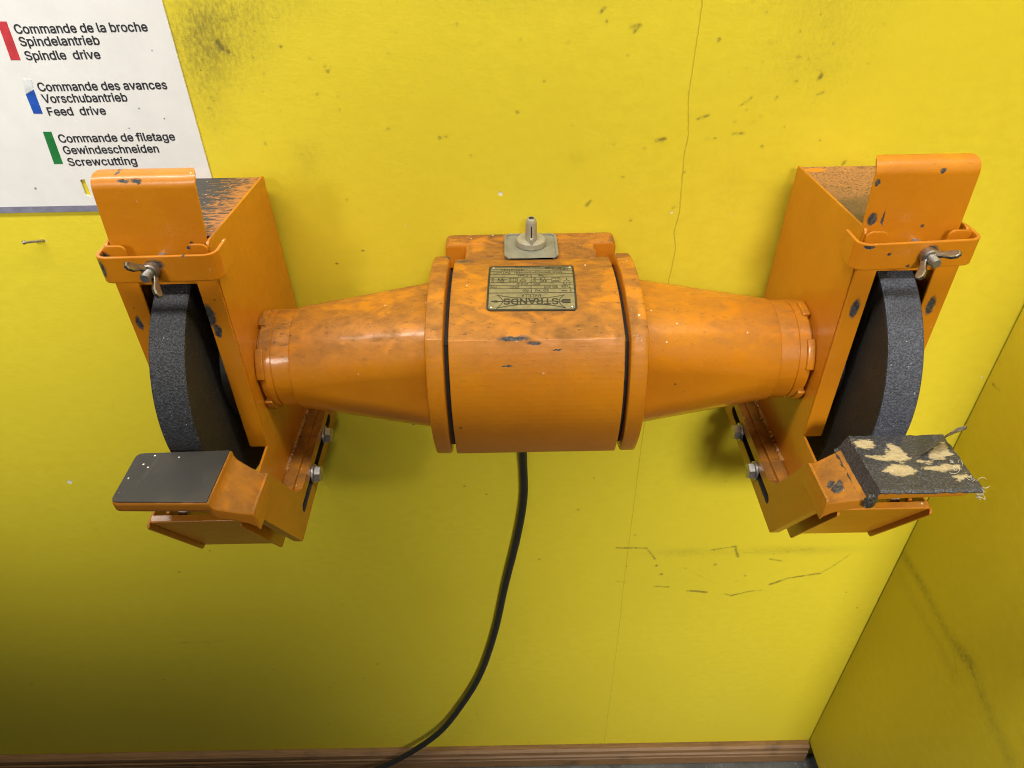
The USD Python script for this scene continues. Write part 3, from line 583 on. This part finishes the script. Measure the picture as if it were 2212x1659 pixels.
def guard(s):
    mt = M_guard_l if s < 0 else M_guard_r; X = lambda x: s * x
    b = [prism(side_poly, X(GI), X(GI + T_), 'x', .0005), prism(side_poly, X(GO - T_), X(GO), 'x', .0005)]
    def strip(x0, x1, ctop):   # folded front lips
        q = fillet([(min(X(x0), X(x1)), .0515), (max(X(x0), X(x1)), .0515), (max(X(x0), X(x1)), .2188), (min(X(x0), X(x1)), .2188)], [.002, .002, .004, .004], 4)
        return prism(q, -.1362, -.1343, 'y', .0005)
    b += [strip(GI, GI + .0135, 0), strip(GO - .0145, GO, 0)]
    b += [box(X(GI + T_), X(GO - T_), -.0085, -.0065, -.03, .2110, .0004, .0003)]
    path = obj('wheel_guard', cat(*b), mt, GR, 30)
    tp = fillet([(-.0085, .2118), (-.1180, .2160), (-.1180, .2142), (-.0085, .2098)], .0003, 2)
    obj('top_plate', prism(tp, X(GI + T_), X(GO - T_), 'x', .0003), M_top_l if s < 0 else M_top_r, path)
    # chute plate with a turned lip
    a, c_ = np.array(PC) + [.0050, .0010], np.array(PD) + [.0045, .0015]
    q = plate2([a + [.0035, .0015], a, c_], 0, .0022)
    obj('chute_plate', prism(q, X(GI + T_ + .0002), X(GO - T_ - .0002), 'x', .0004), mt, path)
    obj('chute_bolt', rod((X(.2505), -.193, .0440), (X(.2440), -.193, .0440), .0036), M_steel, path)
    obj('chute_tab', box(X(.2560), X(.2535), -.200, -.186, .038, .050, .0006, .0004), mt, path)
    # adjustable spark deflector behind the lips, its upper end rolled back
    pr = [(-.1310, .1890), (-.1308, .20), (-.1302, .2150), (-.1296, .2300), (-.1290, .2430), (-.1287, .2515)]
    for k in range(1, 8):
        th = math.radians(k * 16); r = .0088; pr.append((-.1287 + r * (1 - math.cos(th)), .2515 + r * math.sin(th)))
    w = [.0296] * 6 + [.0308, .0308, .0307, .0303, .0296, .0286, .0270]
    w[:6] = [.0290, .0294, .0300, .0304, .0307, .0308]
    cxs = -.2345 if s < 0 else .2318
    dm = grid_strip(pr, w, cxs, 9, -.0016)
    v = np.array(dm.vertices); v[:, 0] += (.0020 if s < 0 else -.0005) * (v[:, 2] - .22) / .04; dm = tm(v, np.array(dm.faces))
    obj('spark_deflector', dm, mt, path, 40)
    # clamp band across the front
    i0, i1 = .1955, .2685
    q = fillet([(i0, -.124), (i0, -.1455), (i1, -.1455), (i1, -.124)], [0, .007, .007, 0], 6)
    band = np.array(LineString(q).buffer(.0011, cap_style='flat', join_style='round').exterior.coords)[:-1] * [s, 1]
    bm = prism(band, .1990, .2165, 'z', .0005); v = np.array(bm.vertices); v[:, 2] += (v[:, 0] - s * .232) * (.010 if s < 0 else .035); bm = tm(v, np.array(bm.faces))
    obj('clamp_band', bm, mt, path, 40)
    # stud and wing nut
    hub = np.array([X(.2345) if s < 0 else .2370, -.1468, .2085]); sv = np.array([0, -1.0, 0]); uv = np.array([-.52, 0, .855]) if s < 0 else np.array([.77, 0, .638])
    obj('stud', cat(rod(hub + [0, .02, 0], hub + [0, -.0125, 0], .0029, 16), *[rod(hub + [0, -.0060 - .001 * k, 0], hub + [0, -.0065 - .001 * k, 0], .00315, 16, .0002) for k in range(6)]), M_steel, path)
    half = [(.0, .0), (.0052, .0), (.0055, .0030), (.0075, .0065), (.0105, .0095), (.0130, .0118), (.0138, .0140), (.0125, .0163), (.0098, .0166), (.0068, .0140), (.0048, .0095), (.0030, .0068), (0, .0060)]
    o2 = np.array(half + [(-a, b_) for a, b_ in half[-2:0:-1]]); o2 = np.array(Polygon(o2).buffer(.0008).buffer(-.0008).exterior.coords)[:-1]
    w3 = prism(o2, -.0013, .0013, 'z', .0009); v = np.array(w3.vertices); tv = np.cross(sv, uv)
    th = 1 + .9 * np.clip(1 - abs(v[:, 0]) / .006, 0, 1)
    wing = tm(hub + v[:, :1] * uv + v[:, 1:2] * sv + (v[:, 2] * th)[:, None] * tv, np.array(w3.faces))
    ann = rod(hub + [0, .0003, 0], hub + [0, -.0055, 0], .0052, 20, .0008)
    obj('wing_nut', cat(wing, ann), M_wing, path, 40)
M_wing = metal('wing_nut_steel', (0.34, 0.305, 0.27), .33, .9, 260.0, (0.10, 0.06, 0.04), .6)
for s in (-1, 1): guard(s)

# ------------------------------------------------------------------ tool rests
M_rest = None
g = G(); p = g.pos(); n = g.noise(g.sv(p, (1.0, .25, 1.0)), 160.0, 6.0, .65); n2 = g.noise(p, 22.0, 4.0)
c = g.mix(g.step(n2, .3, .7), (0.060, 0.054, 0.048), (0.036, 0.034, 0.033)); c = g.mix(g.m('multiply', g.step(n, .55, .75), .4), c, (0.105, 0.098, 0.09))
c = g.mix(specks(g, p, 235.0, .16, .34), c, (0.85, .82, .78))
M_rest = g.make('worn_steel', base_color=c, metallic=.35, roughness=.48, normal=g.node('bump', height=n, distance=.0003, strength=.3))
M_arm = orange('orange_arm', .95, [((-.160, -.19, .055), (.0006, .006, .006))], .4, .36, (0.46, 0.170, 0.009))
M_arm_r = orange('orange_arm_worn', 1.0, [((.1935, -.212, .0735), (.0030, .004, .01)), ((.1915, -.2065, .0725), (.0018, .0025, .01)), ((.1955, -.2085, .0745), (.0015, .002, .01))], .5, .36, (0.46, 0.170, 0.009))
M_bolt = metal('bolt_zinc', (0.50, 0.49, 0.47), .42, .85, 200.0, (0.12, 0.10, 0.07), .55)
M_weld = plain('weld_bead', (0.42, 0.20, 0.06), .35, .4, 400.0, .5)
def rest(s):
    mt = M_arm if s < 0 else M_arm_r
    ytop = [-.1822, -.2302]
    outer = .2690 if s < 0 else .2695
    q = fillet([(.2055, ytop[0]), (outer, ytop[0] - .0015), (outer - .001, ytop[1] + .002), (.2055, ytop[1])], [.0005, .0045, .0045, .0005], 5) * [s, 1]
    if s > 0: q[:, 0] = np.maximum(q[:, 0], .2088)
    plate = prism(q, .0820, .0905 if s < 0 else .0902, 'z', .0016)
    # neck from the plate down to the knee
    rings = []
    for x, zt, zb, yb, yf in [(.2085, .0903, .0815, -.1824, -.2300), (.2062, .0893 if s < 0 else .0850, .0790, -.1824, -.2300), (.2048, .0858 if s < 0 else .0825, .0765, -.1830, -.2296), (.2030, .0838 if s < 0 else .0815, .0745, -.1838, -.2290), (.1960, .0768, .0680, -.1842, -.2252), (.1900, .0712, .0610, -.1835, -.2215), (.1866, .0678, .0550, -.1828, -.2192), (.1857, .0640, .0510, -.1822, -.2180)]:
        rings.append(lay(fillet([(yb, zb), (yb, zt), (yf, zt), (yf, zb)], .0012, 3), s * x, 0))
    neck = loft(rings)
    pl = Polygon(fillet([(-.1822, .0690), (-.2195, .0690), (-.1610, -.0285), (-.0100, -.0215), (-.0100, .0060), (-.1360, .0045), (-.1490, .0140)], [.002, .002, .003, .002, .002, .006, .006], 4))
    slot = LineString([(-.1400, -.0105), (-.0350, -.0070)]).buffer(.0046)
    vert = slab(pl.difference(slot), s * .1860, s * .1925, 'x')
    path = obj('tool_rest', cat(plate, neck, vert), mt, GR, 30)
    obj('spacer_bar', box(s * .1927, s * .2023, -.1450, -.012, -.0265, .0075, .0008, .0006), mt, path)
    obj('slot_grime', cat(slab(slot.buffer(-.00005).difference(slot.buffer(-.0007)), s * .1862, s * .1925, 'x'), slab(slot.buffer(-.0006), s * .1916, s * .1924, 'x')), M_dark, path, False)
    wv = [(s * .2021, -.040 - .0016 * k, .0082 + .0006 * math.sin(k * 2.1)) for k in range(50)]
    obj('weld_bead', tube(wv, np.array([.0017 + .0005 * math.sin(k * 1.9) + .0003 * math.sin(k * .7) for k in range(50)]), 8), M_weld, path)
    for yb, zb in ((-.0570, -.0075), (-.1045, -.0090)):
        if s > 0: yb -= .004; zb -= .002
        obj('washer', revx([(s * .1858, .004), (s * .1858, .0082), (s * .1845, .0082), (s * .1845, .004)], yb, zb, 28), M_bolt, path)
        bo = obj('hex_bolt', prism(circ(.0071, 6, (yb, zb), .35), s * .1844, s * .1790, 'x', .0007), M_bolt, path, False)
    if s < 0:
        q2 = fillet([(.2068, ytop[0] - .0006), (outer - .0008, ytop[0] - .0020), (outer - .0018, ytop[1] + .0024), (.2068, ytop[1] + .0008)], [.0005, .004, .004, .0005], 5) * [s, 1]
        obj('rest_face', prism(q2, .0904, .0912, 'z', .0003), M_rest, path)
    else:
        # worn black tape stuck round the rest
        n1, n2_ = 90, 66; xs_ = np.linspace(.2010, .2712, n1); ys_ = np.linspace(-.2322, -.1808, n2_)
        U, Vv = np.meshgrid(xs_, ys_); nz = meshkit.fbm(np.stack([U * 120, Vv * 120, 0 * U], -1), 4, 3); ez = meshkit.fbm(np.stack([U * 400, Vv * 400, 0 * U], -1), 3, 9)
        edge = (meshkit.fbm(np.stack([U * 0 + 3, Vv * 260, 0 * U], -1), 3, 5) - .5) * .0022; edge2 = (meshkit.fbm(np.stack([U * 260, Vv * 0 + 1, 0 * U], -1), 3, 6) - .5) * .0012
        tx = (U - .2010) / .0702; Xx = U + edge * np.clip(abs(tx - .5) * 2, 0, 1) ** 4; Yy = Vv + edge2 * np.clip(abs((Vv + .2065) / .0257), 0, 1) ** 6
        top_z = .0916 + (nz - .5) * .0014 + (ez - .5) * .0006
        fall = np.clip((.0072 - (Xx - .2010)) / .0050, 0, 1); top_z -= .0112 * fall ** .9
        fr = np.clip((-.2310 - Yy) / .0010, 0, 1); top_z -= .0014 * fr
        Tp = np.stack([Xx, Yy, top_z], -1).reshape(-1, 3); Bt = Tp.copy(); Bt[:, 2] = np.minimum(Tp[:, 2] - .0008, .0909)
        i = (np.arange(n2_ - 1)[:, None] * n1 + np.arange(n1 - 1)[None]).ravel(); Ft = np.vstack([np.stack([i, i + 1, i + n1 + 1], 1), np.stack([i, i + n1 + 1, i + n1], 1)])
        rim = np.r_[np.arange(n1), np.arange(1, n2_) * n1 + n1 - 1, (n2_ - 1) * n1 + np.arange(n1 - 2, -1, -1), np.arange(n2_ - 2, 0, -1) * n1]
        N_ = len(Tp); r2 = np.roll(rim, -1); Fs = np.vstack([np.stack([rim, r2 + N_, r2], 1), np.stack([rim, rim + N_, r2 + N_], 1)])
        tape = tm(np.vstack([Tp, Bt]), np.vstack([Ft, Ft[:, ::-1] + N_, Fs]))
        # where the black coat is rubbed off to the cream cloth
        PP = np.stack([U.ravel() * 1000, Vv.ravel() * 1000], 1)
        cream = np.full(len(PP), -9.0)
        for pg in CREAM:
            pg_ = Polygon(pg); ins = shapely.contains_xy(pg_, PP[:, 0], PP[:, 1]); d_ = shapely.distance(shapely.points(PP), pg_.exterior); cream = np.maximum(cream, np.where(ins, d_, -d_))
        tpath = obj('tape', tape, M_tape, path, False)
        primvar(UsdGeom.Mesh.Get(stage, tpath), 'cream', np.r_[cream, cream])
        # torn flap
        fl = []
        A_, B_, Tt = np.array([.2465, -.2010, .0915]), np.array([.2610, -.1905, .0915]), np.array([.2745, -.1935, .1085])
        for t in np.linspace(0, 1, 14):
            mid_ = (A_ + B_) / 2 * (1 - t) + Tt * t + np.array([0, -.0, .004 * math.sin(math.pi * t)]); wv_ = (B_ - A_) / 2 * (1 - t) ** .55 + np.array([.0004, .0004, 0])
            row = [mid_ + wv_ * k + np.array([0, 0, .0022 * (k * k - .6) * (1 - t * .5) + rng.normal(0, .00025)]) for k in np.linspace(-1, 1, 7)]
            fl.append(np.array(row + [q_ + [0, 0, -.0006] for q_ in row[::-1]]))
        fpath = obj('torn_flap', loft(fl), M_flap, path, False)
        th_ = []
        for k in range(22):
            st0 = np.array([rng.choice([.2702, .2706, .2698]), rng.uniform(-.2320, -.224), rng.uniform(.084, .0918)]) if k < 15 else np.array([rng.uniform(.2555, .2690), rng.uniform(-.232, -.205), .0924])
            dv = rng.normal(0, 1, (3, 3)) * .0016 + [(.0016 if k < 15 else 0), -.0004, (-.0004 if k < 15 else .0003)]
            th_.append(tube(spline(np.vstack([st0, st0 + np.cumsum(dv, 0)]), 9), .00013, 4))
        tp_ = obj('loose_threads', cat(*th_), M_thread, path, False); tag(stage.GetPrimAtPath(tp_), kind='stuff')
        # smeared end of the tape at the front inner corner
        bl = trimesh.creation.icosphere(3, 1.0); bv = np.array(bl.vertices); bv *= (1 + .5 * (meshkit.fbm(bv * 2.6 + 5, 3, 2) - .5))[:, None]
        bv = bv * [.0042, .0022, .0062] + [.2050, -.2305, .0820]; obj('tape_end', tm(bv, np.array(bl.faces)), M_tape2, path)
CREAM = []
def cream_px(pts):   # outline on the plate, (across, along) in thousandths of its width and depth
    return [(207 + 62.5 * a, -182.2 - 48 * b) for a, b in pts]
CREAM = [cream_px(q) for q in ([(.03, .06), (.22, .06), (.25, .17), (.14, .24), (.05, .18)], [(.08, .36), (.24, .40), (.36, .28), (.36, .12), (.44, .16), (.50, .34), (.52, .44), (.40, .50), (.22, .47)],
    [(.16, .66), (.30, .55), (.42, .57), (.52, .64), (.46, .70), (.36, .76), (.22, .72)], [(.56, .63), (.72, .58), (.97, .56), (.97, .65), (.80, .68), (.62, .67)], [(.74, .36), (.84, .22), (.97, .15), (.99, .40), (.86, .44), (.72, .44)],
    [(.82, .78), (.98, .72), (1.0, .80), (.86, .86)], [(.30, .30), (.34, .22), (.36, .30)], [(.58, .48), (.74, .50), (.70, .54), (.60, .52)])]
g = G(); p = g.pos(); a = g.node('attribute', attribute='cream'); n = g.noise(g.sv(p, (.35, 1.0, 1.0)), 330.0, 6.0, .72); n2 = g.noise(p, 900.0, 3.0)
f = g.step(g.m('add', a, g.m('multiply', g.m('subtract', n, .5), 12.0)), -.8, .6)
c = g.mix(f, g.mix(g.step(n2, .45, .7), (0.030, 0.030, 0.034), (0.085, 0.083, 0.085)), g.mix(g.step(n, .4, .7), (0.42, 0.335, 0.185), (0.30, 0.235, 0.125)))
M_tape = g.make('worn_black_tape', base_color=c, roughness=g.m('multiply_add', f, .25, .38), normal=g.node('bump', height=g.m('add', n, g.m('multiply', n2, .5)), distance=.0008, strength=.6))
M_tape2 = plain('tape_black', (0.045, 0.040, 0.034), .35, .5, 500.0, .6)
M_flap = plain('tape_flap', (0.105, 0.085, 0.055), .5, .45, 420.0, .5)
M_thread = plain('thread_cream', (0.55, 0.5, 0.4), .7)
for s in (-1, 1): rest(s)

# ================================================================== CABLE
M_cable = plain('black_rubber', (0.018, 0.018, 0.017), .45, .2, 300.0, .15)
cab = [(-.0080, -.040, .045), (-.0080, -.030, -.005), (-.0078, -.020, -.050), (-.0072, -.0125, -.0930), (-.0066, -.0105, -.1330), (-.0104, -.0105, -.1755), (-.0187, -.0105, -.2297), (-.0307, -.0105, -.2975), (-.0408, -.0105, -.3630), (-.0528, -.0110, -.4245),
       (-.0700, -.0120, -.4905), (-.1035, -.0130, -.5750), (-.1350, -.0150, -.6340), (-.1740, -.0180, -.6790), (-.2130, -.0220, -.7110), (-.2610, -.0300, -.7330), (-.3300, -.0450, -.7480), (-.4300, -.0800, -.7495), (-.60, -.16, -.7495)]
top('power_cable', tube(spline(cab, 160), .0042, 14), M_cable, 'black power cable hanging from the motor and curving down to the floor', 'cable', smooth=40)
